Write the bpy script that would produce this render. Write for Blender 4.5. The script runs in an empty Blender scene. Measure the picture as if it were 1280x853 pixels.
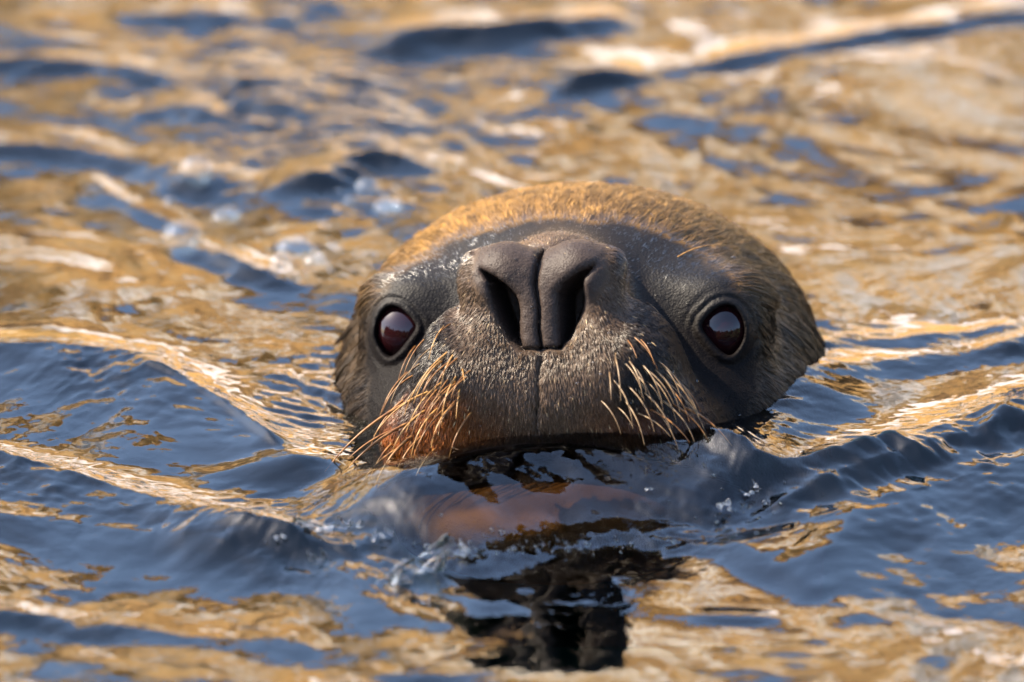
import bpy, math, random
import numpy as np
from mathutils import Vector

rng = np.random.default_rng(7)
random.seed(7)
scene = bpy.context.scene

# ------------------------------------------------------------------ units
S = 0.00045                 # one modelling unit ("u") in metres
DEP = math.radians(22.0)    # the camera looks down on the water by this much
CD, SD = math.cos(DEP), math.sin(DEP)
LEVEL = 224.0               # still water lies this many units under the nose
DIST = 6.0                  # camera distance

def v2w(p):
    """head space (x right, y away along the muzzle axis, z up) -> world metres, N x 3"""
    p = np.asarray(p, dtype=np.float64)
    x, y, z = p[..., 0], p[..., 1], p[..., 2]
    return np.stack([x * S, (y * CD + z * SD) * S, (-y * SD + z * CD + LEVEL) * S], axis=-1)

def d2w(p):
    x, y, z = p[..., 0], p[..., 1], p[..., 2]
    return np.stack([x, y * CD + z * SD, -y * SD + z * CD], axis=-1)

# ------------------------------------------------------------------ camera
cam_d = bpy.data.cameras.new("camera")
cam = bpy.data.objects.new("camera", cam_d)
scene.collection.objects.link(cam)
scene.camera = cam
CAMV = np.array([-35.0, 60.0 - DIST / S, -56.5])
cam.location = Vector(v2w(CAMV))
cam.rotation_euler = (math.pi / 2 - DEP, 0, 0)
cam_d.sensor_width = 36.0
cam_d.lens = 36.0 * DIST / (1280 * S)
cam_d.clip_start = 0.1
cam_d.clip_end = 3000
cam_d.dof.use_dof = True
cam_d.dof.focus_distance = DIST + 40 * S
cam_d.dof.aperture_fstop = 4.2

# ------------------------------------------------------------------ sky and sun
to_sun = Vector((-0.68, 0.08, 0.70)).normalized()
SUN_EL = math.asin(to_sun.z)
world = bpy.data.worlds.new("World")
scene.world = world
world.use_nodes = True
wn, wl = world.node_tree.nodes, world.node_tree.links
wn.clear()
sky = wn.new("ShaderNodeTexSky")
sky.sky_type = 'NISHITA'
sky.sun_disc = False
sky.sun_elevation = SUN_EL
sky.sun_rotation = math.atan2(to_sun.x, to_sun.y)
sky.air_density = 1.0
sky.dust_density = 1.7
sky.ozone_density = 2.0
bg = wn.new("ShaderNodeBackground")
bg.inputs['Strength'].default_value = 0.135
wo = wn.new("ShaderNodeOutputWorld")
wl.new(sky.outputs[0], bg.inputs[0])
wl.new(bg.outputs[0], wo.inputs[0])

sun_d = bpy.data.lights.new("sun", 'SUN')
sun_d.energy = 4.3
sun_d.angle = math.radians(0.6)
sun_d.color = (1.0, 0.86, 0.66)
sun = bpy.data.objects.new("sun", sun_d)
sun.rotation_euler = (-to_sun).to_track_quat('-Z', 'Y').to_euler()
scene.collection.objects.link(sun)

scene.view_settings.view_transform = 'Standard'
scene.view_settings.look = 'None'
scene.view_settings.exposure = 2.95
scene.view_settings.gamma = 1.0
scene.view_settings.use_curve_mapping = False
scene.render.engine = 'CYCLES'
scene.cycles.max_bounces = 10
scene.cycles.transparent_max_bounces = 16
scene.cycles.glossy_bounces = 5
scene.cycles.use_denoising = True

# ------------------------------------------------------------------ helpers
def link(o, parent=None):
    scene.collection.objects.link(o)
    if parent is not None:
        o.parent = parent
    return o

def mesh_obj(name, verts, faces, mat=None, parent=None, smooth=True):
    me = bpy.data.meshes.new(name)
    verts = np.asarray(verts, dtype=np.float32)
    faces = np.asarray(faces, dtype=np.int32)
    k = faces.shape[1]
    me.vertices.add(len(verts))
    me.vertices.foreach_set("co", verts.ravel())
    me.loops.add(faces.size)
    me.loops.foreach_set("vertex_index", faces.ravel())
    me.polygons.add(len(faces))
    me.polygons.foreach_set("loop_start", np.arange(0, faces.size, k, dtype=np.int32))
    me.polygons.foreach_set("loop_total", np.full(len(faces), k, dtype=np.int32))
    me.polygons.foreach_set("use_smooth", np.full(len(faces), smooth))
    me.update(calc_edges=True)
    me.validate()
    if mat:
        me.materials.append(mat)
    return link(bpy.data.objects.new(name, me), parent)

def tag(o, label=None, cat=None, group=None, kind=None):
    if label: o["label"] = label
    if cat: o["category"] = cat
    if group: o["group"] = group
    if kind: o["kind"] = kind
    return o

def new_mat(name):
    m = bpy.data.materials.new(name)
    m.use_nodes = True
    nt = m.node_tree
    nt.nodes.clear()
    out = nt.nodes.new("ShaderNodeOutputMaterial")
    return m, nt.nodes, nt.links, out

def add(nodes, kind, **kw):
    n = nodes.new(kind)
    for k, v in kw.items():
        if hasattr(n, k):
            setattr(n, k, v)
        else:
            n.inputs[k.replace('_', ' ')].default_value = v
    return n

def sstep(a, b, x):
    t = np.clip((x - a) / (b - a), 0, 1)
    return t * t * (3 - 2 * t)

def sine_noise(P, wl_, n=10, seed=0):
    """smooth 3D noise from random plane waves, about -1..1"""
    r = np.random.default_rng(seed)
    out = np.zeros(P.shape[0])
    for i in range(n):
        k = r.normal(size=3)
        k *= (2 * math.pi / wl_) * r.uniform(.6, 1.5) / np.linalg.norm(k)
        out += np.sin(P @ k + r.uniform(0, 6.28))
    return out / math.sqrt(n) * 0.9

def img2view(px, py, h=0.0):
    """a spot of the picture that lies h units above still water -> head space"""
    z = 370.0 - py
    x = px - 675.0
    # ray through the focus plane y=60 from the camera
    t0 = np.array([x, 60.0, z])
    d = t0 - CAMV
    # height = -y SD + z CD + LEVEL = h
    a = -CAMV[1] * SD + CAMV[2] * CD + LEVEL - h
    b = -d[1] * SD + d[2] * CD
    return CAMV + d * (-a / b)

def img2uv(px, py, h=0.0):
    p = img2view(px, py, h)
    w = v2w(p) / S
    return w[0], w[1]

# ------------------------------------------------------------------ water
WATER_W = 1.0
def graded(lo, hi, step, far, grow=1.16):
    a = list(np.arange(lo, hi + step * .5, step))
    s = step
    while a[-1] < far:
        s *= grow
        a.append(a[-1] + s)
    s = step
    b = [a[0]]
    while b[-1] > -far:
        s *= grow
        b.append(b[-1] - s)
    return np.array(b[:0:-1] + a)

gu = graded(-830, 830, 2.7, 70000)
gv = graded(-720, 1760, 2.7, 70000)
U, V = np.meshgrid(gu, gv)
U0, V0 = U, V

def waves(wl0, wl1, n, slope, seed, aim=None, spread=1.0, sharp=0.0):
    """sum of plane waves; slope = rms slope of the sum"""
    r = np.random.default_rng(seed)
    H = np.zeros_like(U)
    for i in range(n):
        L = math.exp(r.uniform(math.log(wl0), math.log(wl1)))
        k = 2 * math.pi / L
        th = r.uniform(0, 2 * math.pi) if aim is None else aim + r.normal() * spread
        ph = r.uniform(0, 6.28)
        s = np.sin(k * (np.cos(th) * U + np.sin(th) * V) + ph)
        if sharp:
            s = (1 - sharp) * s + sharp * (1 - 2 * np.abs(np.sin(.5 * k * (np.cos(th) * U + np.sin(th) * V) + ph)))
        H += s / k
    return H * slope * math.sqrt(2.0 / n)

# domain warp makes the wave trains less regular
wa = waves(300, 700, 8, 0.20, 91)
wb = waves(300, 700, 8, 0.20, 92)
U = U0 + wa * 1.4
V = V0 + wb * 1.4
swell = waves(420, 1100, 12, 0.030, 1)
mid = waves(90, 330, 26, 0.050, 2)
small = waves(32, 95, 30, 0.075, 3)
tiny = waves(10, 30, 40, 0.095, 4)
rip = waves(17, 40, 26, 1.0, 8, aim=math.pi / 2 + .12, spread=.38)
patch = np.clip(waves(260, 700, 12, 1.0, 5) / 60 * .5 + .5, 0, 1)
patch2 = np.clip(waves(160, 420, 12, 1.0, 6) / 40 * .5 + .5, 0, 1)
U, V = U0, V0

def polydist(pts):
    """signed distance to a polyline in the water plane (+ on the far side), and the position along it 0..1"""
    pts = np.array(pts)
    best = np.full(U.shape, 1e9)
    side = np.zeros(U.shape)
    along = np.zeros(U.shape)
    seg = np.linalg.norm(np.diff(pts, axis=0), axis=1)
    tot = seg.sum()
    acc = 0.0
    for i in range(len(pts) - 1):
        a, b = pts[i], pts[i + 1]
        d = b - a
        L2 = d @ d
        t = np.clip(((U - a[0]) * d[0] + (V - a[1]) * d[1]) / L2, 0, 1)
        dx, dy = U - a[0] - t * d[0], V - a[1] - t * d[1]
        dd = np.hypot(dx, dy)
        m = dd < best
        best = np.where(m, dd, best)
        side = np.where(m, np.sign(d[0] * dy - d[1] * dx), side)
        along = np.where(m, (acc + t * seg[i]) / tot, along)
        acc += seg[i]
    return best * side, along

def smooth_poly(pts, n=6):
    pts = np.array(pts, dtype=float)
    out = []
    for i in range(len(pts) - 1):
        p0 = pts[max(i - 1, 0)]; p1 = pts[i]; p2 = pts[i + 1]; p3 = pts[min(i + 2, len(pts) - 1)]
        for j in range(n):
            t = j / n
            out.append(.5 * (2 * p1 + (p2 - p0) * t + (2 * p0 - 5 * p1 + 4 * p2 - p3) * t * t + (3 * p1 - p0 - 3 * p2 + p3) * t ** 3))
    out.append(pts[-1])
    return np.array(out)

H = swell + mid * (.55 + .6 * patch)
chop = np.zeros_like(U)
calm = np.zeros_like(U)
def ridge(img_pts, amp, wf, wb_, fade=(0.12, 0.12), cusp=0.0, ch=0.0, cm=0.0, rough=1.0):
    """a wave crest through these spots: wf = width of the face towards the viewer, wb_ = of the back"""
    global H, chop, calm
    pts = smooth_poly([img2uv(px, py, amp * .7) for px, py in img_pts])
    d, al = polydist(pts)
    d = d + 0.25 * min(wf, 60) * np.clip(small / 6, -1, 1)
    w = np.where(d < 0, wf, wb_)
    g = np.exp(-(d / w) ** 2)
    if cusp:
        g = (1 - cusp) * g + cusp * np.exp(-np.abs(d) / (w * .8))
    f = sstep(0, max(fade[0], 1e-3), al) * sstep(0, max(fade[1], 1e-3), 1 - al) if fade else 1
    f = f * (1 - rough + rough * (.62 + .55 * patch2))
    H += amp * g * f
    chop += ch * g * f
    calm = np.maximum(calm, cm * np.exp(-(d / (w * 1.1)) ** 2) * (d < 0) * f)

# wake arms and chop, the left side
ridge([(-120, 432), (0, 436), (100, 442), (175, 458), (250, 492), (330, 548), (400, 598)], 18, 88, 60, (.01, .1), .25, 0.25, .3, .25)
ridge([(165, 462), (220, 480), (280, 515), (330, 552), (360, 575)], 8, 7, 22, (.2, .2), .3, 0.2)
ridge([(-120, 560), (0, 572), (120, 600), (250, 636), (350, 660), (430, 668)], 25, 70, 50, (.01, .12), .3, 0.7, .35, .4)
ridge([(300, 470), (370, 470), (440, 500)], 6, 16, 20, (.3, .3), 0, 0.8)
ridge([(-100, 655), (60, 655), (200, 668), (330, 700)], 8, 70, 60, (.01, .2), 0, 0, .6)
ridge([(-100, 770), (60, 768), (250, 790), (420, 800)], 9, 30, 40, (.01, .2), .2, .2)
# the right side
ridge([(905, 602), (960, 590), (1040, 578), (1120, 560), (1200, 536), (1300, 512), (1420, 480)], 35, 70, 80, (.08, .01), .35, 0.9, 0, .3)
ridge([(900, 650), (960, 636), (1040, 610), (1120, 590), (1200, 566), (1300, 545), (1420, 520)], 15, 26, 30, (.1, .01), .3, 1.0)
ridge([(880, 690), (960, 668), (1060, 640), (1160, 615), (1260, 590), (1400, 560)], 14, 130, 50, (.1, .01), 0, 0, .95)
ridge([(900, 520), (960, 500), (1040, 470), (1140, 450), (1290, 428), (1400, 410)], 14, 40, 60, (.1, .01), .2, .35)
ridge([(985, 445), (1060, 425), (1130, 430), (1280, 405)], 8, 26, 30, (.1, .01), .2, .3)
# far water
ridge([(800, 92), (870, 80), (960, 62), (1080, 42), (1200, 22), (1340, 2)], 11, 28, 60, (.12, .01), .2, 0.1)
ridge([(680, 104), (720, 100), (770, 92), (830, 88)], 19, 24, 50, (.3, .3), .2, .2)
ridge([(440, 60), (520, 40), (600, 38), (700, 26), (800, 4)], 21, 32, 60, (.25, .2), .2, .2)
ridge([(-80, 175), (40, 178), (130, 186), (190, 205), (260, 232), (330, 250)], 12, 26, 60, (.01, .2), .2, .3)
ridge([(320, 228), (400, 222), (470, 200), (560, 212)], 19, 36, 40, (.25, .3), .2, .7)
ridge([(140, 140), (220, 135), (300, 150), (380, 140)], 11, 26, 40, (.3, .3), .2, .6)
ridge([(-60, 80), (60, 78), (160, 84), (260, 96)], 10, 30, 40, (.05, .3), .2, .5)
ridge([(260, 118), (340, 96), (430, 104), (500, 130)], 10, 24, 40, (.3, .3), .2, .5)
ridge([(120, 14), (220, 18), (330, 12)], 9, 26, 40, (.3, .3), .2, .3)
ridge([(200, 290), (280, 320), (340, 345), (400, 350)], 13, 22, 40, (.2, .3), .2, .6)
ridge([(110, 196), (130, 230), (190, 262), (260, 290)], 7, 26, 26, (.3, .3), .2, 0)
ridge([(880, 640), (930, 612), (985, 600), (1060, 588), (1150, 566)], 16, 20, 30, (.2, .2), .3, .8, 0, .5)
ridge([(860, 600), (900, 585), (950, 580)], 5, 22, 26, (.3, .3), .2, .3, 0, .3)
ridge([(250, 655), (320, 672), (400, 684), (470, 690)], 13, 20, 30, (.25, .2), .3, .6, 0, .5)
# the pillow of water pushed up over the chin
bow = smooth_poly([img2uv(px, py, h) for px, py, h in
                   [(380, 655, 12), (440, 640, 20), (520, 612, 34), (600, 580, 44), (680, 558, 50), (770, 552, 50), (850, 556, 46), (920, 568, 40), (985, 590, 26)]])
d, al = polydist(bow)
d = d + 5 * np.clip(small / 5, -1, 1)
env = sstep(0, .22, al) * sstep(0, .15, 1 - al)
lin = 1 - (np.abs(d) / 150) ** 1.18
prof = np.where(d < 0, .5 * (lin + np.sqrt(lin * lin + .010)) * (1 - .0 * d), np.exp(-(d / 120) ** 2))
prof = prof + .05 * np.sin(U / 31 + d / 60) * np.exp(-((d + 55) / 45) ** 2)
H += 58 * prof * env
fr = np.exp(-((d + 175) / 34) ** 2) * env
H += -6 * np.exp(-((d + 205) / 60) ** 2) * env + 7 * fr
chop += .75 * fr + .25 * np.exp(-((d + 60) / 80) ** 2) * env
calm = np.maximum(calm, .35 * np.exp(-((d + 60) / 60) ** 2) * env)
pillow = np.exp(-((d + 62) / 50) ** 2) * env
# rows of small capillary ripples trailing past the cheeks
for (px, py, rad) in [(385, 510, 70), (420, 455, 45), (960, 455, 70), (930, 520, 60), (1010, 440, 70), (880, 650, 60), (960, 640, 70), (830, 660, 60), (480, 690, 70), (330, 670, 60)]:
    u0, v0 = img2uv(px, py)
    chop += .7 * np.exp(-(((U - u0) / rad) ** 2 + ((V - v0) / (rad * 1.6)) ** 2))
u0, v0 = img2uv(400, 130)
chop += .9 * np.exp(-(((U - u0) / 230) ** 2 + ((V - v0) / 330) ** 2))
H += 1.5 * mid * np.exp(-(((U - u0) / 230) ** 2 + ((V - v0) / 330) ** 2))
u0, v0 = img2uv(735, 800)
front = np.exp(-(((U - u0) / 175) ** 2 + ((V - v0) / 230) ** 2) ** 1.5)
calm = np.maximum(calm, .85 * front)
vt = img2uv(720, 825)[1]
H += .045 * (vt - V) * np.exp(-(((U - u0) / 150) ** 2 + ((V - vt) / 170) ** 2))
H -= front * (.85 * mid * (.55 + .6 * patch) + .8 * swell)
still = np.zeros_like(U)
for (px, py, ru, rv, a_) in [(130, 335, 190, 300, .75), (1150, 230, 230, 480, .6), (1120, 480, 170, 200, .5), (200, 290, 120, 120, .5)]:
    u0, v0 = img2uv(px, py)
    still = np.maximum(still, a_ * np.exp(-(((U - u0) / ru) ** 2 + ((V - v0) / rv) ** 2) ** 1.4))
H -= .45 * still * mid * (.55 + .6 * patch)
calm = np.maximum(calm, still * .8)
calm = np.clip(calm, 0, .95)
H += pillow * 1.5 * np.sin(U / 17 + d / 23 + 2.2 * np.sin(U / 61)) * (.3 + patch)
H += small * (.20 + .36 * patch2 + 1.8 * np.clip(chop, 0, 1.2)) * (1 - calm) + tiny * (.035 + .25 * patch + 1.25 * np.clip(chop, 0, 1.2)) * (1 - calm)
for (px, py, a, ru, rv) in [(1000, 478, 22, 75, 110), (950, 535, 10, 60, 70)]:
    u0, v0 = img2uv(px, py, a)
    H += a * np.exp(-((U - u0) / ru) ** 2 - ((V - v0) / rv) ** 2)
# lens-shaped swells that catch the sky in the dark water before the chin
for (px, py, a, ru, rv) in [(612, 752, 4, 30, 34), (575, 738, 3, 30, 30), (655, 735, 2, 12, 14), (920, 770, 4, 48, 22)]:
    u0, v0 = img2uv(px, py)
    H += a * np.exp(-(((U - u0) / ru) ** 2 + ((V - v0) / rv) ** 2) ** 1.5)
# short ripples shed along the head and the wake arms
rm = np.zeros_like(U)
for (px, py, ru, rv, a_) in [(385, 505, 60, 100, .30), (400, 450, 45, 60, .16), (965, 450, 60, 70, .24), (1040, 432, 100, 75, .20), (930, 520, 50, 80, .18),
                             (990, 610, 70, 90, .16), (1100, 585, 90, 80, .15), (1220, 552, 90, 80, .15), (120, 595, 110, 60, .10), (270, 640, 90, 70, .14),
                             (370, 660, 70, 60, .15), (330, 150, 170, 260, .09), (500, 220, 90, 130, .10), (480, 690, 80, 60, .10), (860, 665, 80, 60, .13), (220, 515, 130, 90, .12), (90, 470, 130, 70, .10), (110, 640, 120, 60, .07), (1120, 650, 140, 90, .05), (1230, 610, 90, 70, .06)]:
    u0, v0 = img2uv(px, py)
    rm = np.maximum(rm, a_ * np.exp(-(((U - u0) / ru) ** 2 + ((V - v0) / rv) ** 2)))
H += .85 * rip * rm * (.5 + patch2)
# quieter and flat far away
far = sstep(860, 1900, np.hypot(U, np.maximum(np.abs(V - 500) - 900, 0)))
H = H * (1 - far) 
nu, nv = len(gu), len(gv)
top = np.stack([U * S, V * S, H * S], axis=-1).reshape(-1, 3)
idx = np.arange(nu * nv).reshape(nv, nu)
quads = np.stack([idx[:-1, :-1], idx[:-1, 1:], idx[1:, 1:], idx[1:, :-1]], axis=-1).reshape(-1, 4)

def water_height(px_u, px_v):
    i = np.clip(np.searchsorted(gu, px_u), 0, nu - 1)
    j = np.clip(np.searchsorted(gv, px_v), 0, nv - 1)
    return H[j, i]

m_water, N, Lk, out = new_mat("water")
tc = add(N, "ShaderNodeTexCoord")
mp = add(N, "ShaderNodeMapping")
mp.inputs['Scale'].default_value = (1.0, 0.75, 1.0)
Lk.new(tc.outputs['Object'], mp.inputs[0])
n1 = add(N, "ShaderNodeTexNoise", Scale=110.0, Detail=1.5, Roughness=.5, Distortion=.8)
Lk.new(mp.outputs[0], n1.inputs['Vector'])
bmp = add(N, "ShaderNodeBump", Strength=.12, Distance=.0014)
Lk.new(n1.outputs[0], bmp.inputs['Height'])
fres = add(N, "ShaderNodeFresnel", IOR=1.333)
Lk.new(bmp.outputs[0], fres.inputs['Normal'])
gl = add(N, "ShaderNodeBsdfGlossy", Roughness=.005)
gl.inputs['Color'].default_value = (1, 1, 1, 1)
Lk.new(bmp.outputs[0], gl.inputs['Normal'])
tr = add(N, "ShaderNodeBsdfTransparent")
tr.inputs['Color'].default_value = (.93, .97, .96, 1)
mx = add(N, "ShaderNodeMixShader")
Lk.new(fres.outputs[0], mx.inputs[0]); Lk.new(tr.outputs[0], mx.inputs[1]); Lk.new(gl.outputs[0], mx.inputs[2])
Lk.new(mx.outputs[0], out.inputs['Surface'])
va = add(N, "ShaderNodeVolumeAbsorption", Density=7.0)
va.inputs['Color'].default_value = (.35, .72, .74, 1)
Lk.new(va.outputs[0], out.inputs['Volume'])
# closed body of water: the waves, sides and an underside just above the bed
per = np.concatenate([idx[0, :], idx[1:, -1], idx[-1, -2::-1], idx[-2:0:-1, 0]])
low = top[per].copy(); low[:, 2] = -1.2
nlow = len(low)
base = len(top)
allv = np.concatenate([top, low, [[0, 0, -1.2]]])
k = np.arange(nlow); k2 = (k + 1) % nlow
sideq = np.stack([per, base + k, base + k2, per[k2]], axis=-1)
capq = np.stack([base + k2, base + k, np.full(nlow, base + nlow), np.full(nlow, base + nlow)], axis=-1)
water = mesh_obj("water", allv, np.concatenate([quads, sideq]), m_water)
# underside
import bmesh
bm = bmesh.new(); bm.from_mesh(water.data); bm.verts.ensure_lookup_table()
bm.faces.new([bm.verts[base + i] for i in range(nlow)][::-1])
bm.to_mesh(water.data); bm.free()
tag(water, kind="structure", label="rippled green water mirroring a golden bank and blue sky")

m_bed, N, Lk, out = new_mat("seabed")
tc = add(N, "ShaderNodeTexCoord")
n1 = add(N, "ShaderNodeTexNoise", Scale=2.2, Detail=6.0)
Lk.new(tc.outputs['Object'], n1.inputs['Vector'])
cr = add(N, "ShaderNodeValToRGB")
cr.color_ramp.elements[0].color = (.010, .055, .046, 1); cr.color_ramp.elements[1].color = (.018, .080, .062, 1)
Lk.new(n1.outputs[0], cr.inputs[0])
pb = add(N, "ShaderNodeBsdfPrincipled", Roughness=.9)
Lk.new(cr.outputs[0], pb.inputs['Base Color']); Lk.new(pb.outputs[0], out.inputs[0])
gx = graded(-3, 3, .25, 60, 1.3)
GX, GY = np.meshgrid(gx, gx + .3)
GZ = -.75 + .12 * np.sin(GX * 1.7 + 1) * np.cos(GY * 1.3) + .05 * np.sin(GX * 5 + GY * 3)
GZ = np.clip(GZ, -1.1, -.5)
ii = np.arange(GX.size).reshape(GX.shape)
bed = mesh_obj("seabed", np.stack([GX, GY, GZ], -1).reshape(-1, 3), np.stack([ii[:-1, :-1], ii[:-1, 1:], ii[1:, 1:], ii[1:, :-1]], -1).reshape(-1, 4), m_bed)
tag(bed, kind="structure", label="dark green bed under the water")

# ------------------------------------------------------------------ the sunlit bank whose colours the water mirrors
m_bank, N, Lk, out = new_mat("bank_rock")
tc = add(N, "ShaderNodeTexCoord")
n1 = add(N, "ShaderNodeTexNoise", Scale=.55, Detail=3.0, Roughness=.5)
n2 = add(N, "ShaderNodeTexNoise", Scale=1.6, Detail=2.0, Roughness=.5)
Lk.new(tc.outputs['Object'], n1.inputs['Vector']); Lk.new(tc.outputs['Object'], n2.inputs['Vector'])
c1 = add(N, "ShaderNodeValToRGB")
e = c1.color_ramp.elements
e[0].position = .34; e[0].color = (.13, .065, .02, 1)
e[1].position = .565; e[1].color = (.80, .75, .74, 1)
x_ = e.new(.42); x_.color = (.50, .275, .075, 1)
x_ = e.new(.50); x_.color = (.58, .36, .13, 1)
Lk.new(n1.outputs[0], c1.inputs[0])
c2 = add(N, "ShaderNodeValToRGB")
c2.color_ramp.elements[0].position = .36; c2.color_ramp.elements[0].color = (.60, .56, .52, 1)
c2.color_ramp.elements[1].position = .56; c2.color_ramp.elements[1].color = (1, 1, 1, 1)
Lk.new(n2.outputs[0], c2.inputs[0])
mxc = add(N, "ShaderNodeMixRGB", blend_type='MULTIPLY')
mxc.inputs[0].default_value = 1
Lk.new(c1.outputs[0], mxc.inputs[1]); Lk.new(c2.outputs[0], mxc.inputs[2])
n3 = add(N, "ShaderNodeTexNoise", Scale=.16, Detail=2.0)
Lk.new(tc.outputs['Object'], n3.inputs['Vector'])
c3 = add(N, "ShaderNodeValToRGB")
c3.color_ramp.elements[0].position = .4; c3.color_ramp.elements[0].color = (1, .92, .66, 1)
c3.color_ramp.elements[1].position = .6; c3.color_ramp.elements[1].color = (.95, .95, .97, 1)
Lk.new(n3.outputs[0], c3.inputs[0])
mxd = add(N, "ShaderNodeMixRGB", blend_type='MULTIPLY')
mxd.inputs[0].default_value = 1
Lk.new(mxc.outputs[0], mxd.inputs[1]); Lk.new(c3.outputs[0], mxd.inputs[2])
pb = add(N, "ShaderNodeBsdfPrincipled", Roughness=.9)
Lk.new(mxd.outputs[0], pb.inputs['Base Color']); Lk.new(pb.outputs[0], out.inputs[0])
bx = np.linspace(-40, 40, 420)
bs = np.linspace(0, 1, 110)
BX, BS = np.meshgrid(bx, bs)
Pn = np.stack([BX, BS * 9, np.zeros_like(BX)], -1).reshape(-1, 3)
n_a = sine_noise(Pn, 6.0, 14, 21).reshape(BX.shape)
n_b = sine_noise(Pn, 2.0, 18, 22).reshape(BX.shape)
n_c = sine_noise(Pn, .8, 18, 23).reshape(BX.shape)
Hb = 7.7 + 1.6 * sine_noise(np.stack([bx, bx * 0, bx * 0], -1), 14, 8, 24) + .5 * sine_noise(np.stack([bx, bx * 0, bx * 0], -1), 3.5, 8, 25) + .25 * sine_noise(np.stack([bx, bx * 0, bx * 0], -1), 1.1, 8, 26)
BZ = -1.0 + (Hb[None, :] + 1.0) * np.minimum(BS / .72, 1.0) + np.maximum(BS - .72, 0) * 2
BY = 6.5 + .95 * (Hb[None, :] + 1.0) * np.minimum(BS / .72, 1) + np.maximum(BS - .72, 0) * 60 + .35 * n_a + .28 * n_b + .05 * n_c
BZ = BZ + .15 * n_b * BS + .03 * n_c * BS
ii = np.arange(BX.size).reshape(BX.shape)
bank = mesh_obj("rocky_bank", np.stack([BX, BY, BZ], -1).reshape(-1, 3), np.stack([ii[:-1, :-1], ii[:-1, 1:], ii[1:, 1:], ii[1:, :-1]], -1).reshape(-1, 4), m_bank)
tag(bank, kind="structure", label="golden sunlit rock bank mirrored in the water")

# ------------------------------------------------------------------ the dark wooded shore behind the viewer that the eyes mirror
m_wood, N, Lk, out = new_mat("wooded_shore")
tc = add(N, "ShaderNodeTexCoord")
n1 = add(N, "ShaderNodeTexNoise", Scale=1.5, Detail=6.0)
Lk.new(tc.outputs['Object'], n1.inputs['Vector'])
cr = add(N, "ShaderNodeValToRGB")
cr.color_ramp.elements[0].color = (.012, .018, .008, 1); cr.color_ramp.elements[1].color = (.05, .06, .025, 1)
Lk.new(n1.outputs[0], cr.inputs[0])
pb = add(N, "ShaderNodeBsdfPrincipled", Roughness=.9)
Lk.new(cr.outputs[0], pb.inputs['Base Color']); Lk.new(pb.outputs[0], out.inputs[0])
sx = np.linspace(-1, 1, 300); sv = np.linspace(0, 1, 60)
SX, SV = np.meshgrid(sx, sv)
Pn = np.stack([SX * 60, SV * 12, SX * 0], -1).reshape(-1, 3)
lump = np.abs(sine_noise(Pn, 4.5, 12, 71)).reshape(SX.shape); lump2 = np.abs(sine_noise(Pn, 1.4, 12, 72)).reshape(SX.shape)
ang_ = SX * math.radians(75)
Rr = 24 + 9 * SV - 2.0 * lump - .7 * lump2
WZ = -1 + SV * (8.5 + 2.2 * lump + .7 * lump2)
wood = mesh_obj("wooded_shore", np.stack([Rr * np.sin(ang_), -Rr * np.cos(ang_), WZ], -1).reshape(-1, 3), np.stack([(ii_ := np.arange(SX.size).reshape(SX.shape))[:-1, :-1], ii_[:-1, 1:], ii_[1:, 1:], ii_[1:, :-1]], -1).reshape(-1, 4), m_wood)
tag(wood, kind="structure", label="dark wooded shore mirrored in the animal's eyes")

# ------------------------------------------------------------------ the sea lion: one continuous surface grown from a distance field
YAW = math.radians(8.0)
CY, SY = math.cos(YAW), math.sin(YAW)
def head2view(p):
    x, y, z = p[..., 0], p[..., 1], p[..., 2]
    return np.stack([x * CY + y * SY - 4, y * CY - x * SY, z], -1)
def view2head(p):
    x, y, z = p[..., 0] + 4, p[..., 1], p[..., 2]
    return np.stack([x * CY - y * SY, y * CY + x * SY, z], -1)

def ell(p, c, r):
    q = (p - np.array(c, dtype=np.float32)) / np.array(r, dtype=np.float32)
    k0 = np.sqrt((q * q).sum(-1))
    q2 = q / np.array(r, dtype=np.float32)
    k1 = np.sqrt((q2 * q2).sum(-1)) + 1e-9
    return k0 * (k0 - 1) / k1
def cone(p, a, b, r1, r2):
    a = np.array(a, dtype=np.float32); b = np.array(b, dtype=np.float32)
    d = b - a
    t = np.clip(((p - a) @ d) / (d @ d), 0, 1)
    return np.sqrt(((p - a - t[..., None] * d) ** 2).sum(-1)) - (r1 + (r2 - r1) * t)
def smin(a, b, k):
    h = np.clip(.5 + .5 * (b - a) / k, 0, 1)
    return b + (a - b) * h - k * h * (1 - h)
def smax(a, b, k):
    return -smin(-a, -b, k)
def poly2(x, z, pts):
    """signed distance to a closed polygon in the xz plane"""
    d = np.full(x.shape, 1e9, dtype=np.float32)
    s = np.ones(x.shape, dtype=np.float32)
    n = len(pts)
    for i in range(n):
        a = pts[i]; b = pts[i - 1]
        ex, ez = b[0] - a[0], b[1] - a[1]
        wx, wz = x - a[0], z - a[1]
        t = np.clip((wx * ex + wz * ez) / (ex * ex + ez * ez), 0, 1)
        d = np.minimum(d, (wx - ex * t) ** 2 + (wz - ez * t) ** 2)
        c1, c2, c3 = z >= a[1], z < b[1], ex * wz > ez * wx
        s = np.where((c1 & c2 & c3) | (~c1 & ~c2 & ~c3), -s, s)
    return s * np.sqrt(d)

NOSTRIL = [(71, 35), (60, 19), (57, -8), (49, -31), (39, -53), (25, -65), (26, -43), (25, -18), (27, 2), (36, 15), (52, 27)]
EYE_C = (201.0, 247.0, -42.0)
EYE_R = 47.0
EYE_O = (210.0, -42.0)
EYE_RAW = [(-28, 4), (-19, 18), (-5, 29), (10, 29), (21, 16), (25, -3), (20, -20), (8, -33), (-5, -27), (-18, -12)]

EYE_OPEN = [tuple(p_) for p_ in smooth_poly(EYE_RAW[-2:] + EYE_RAW + EYE_RAW[:3], 4)[8:8 + 4 * len(EYE_RAW)]]
def mouth_z(ax):
    return -187.0 - 0.0010 * ax * ax

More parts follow.
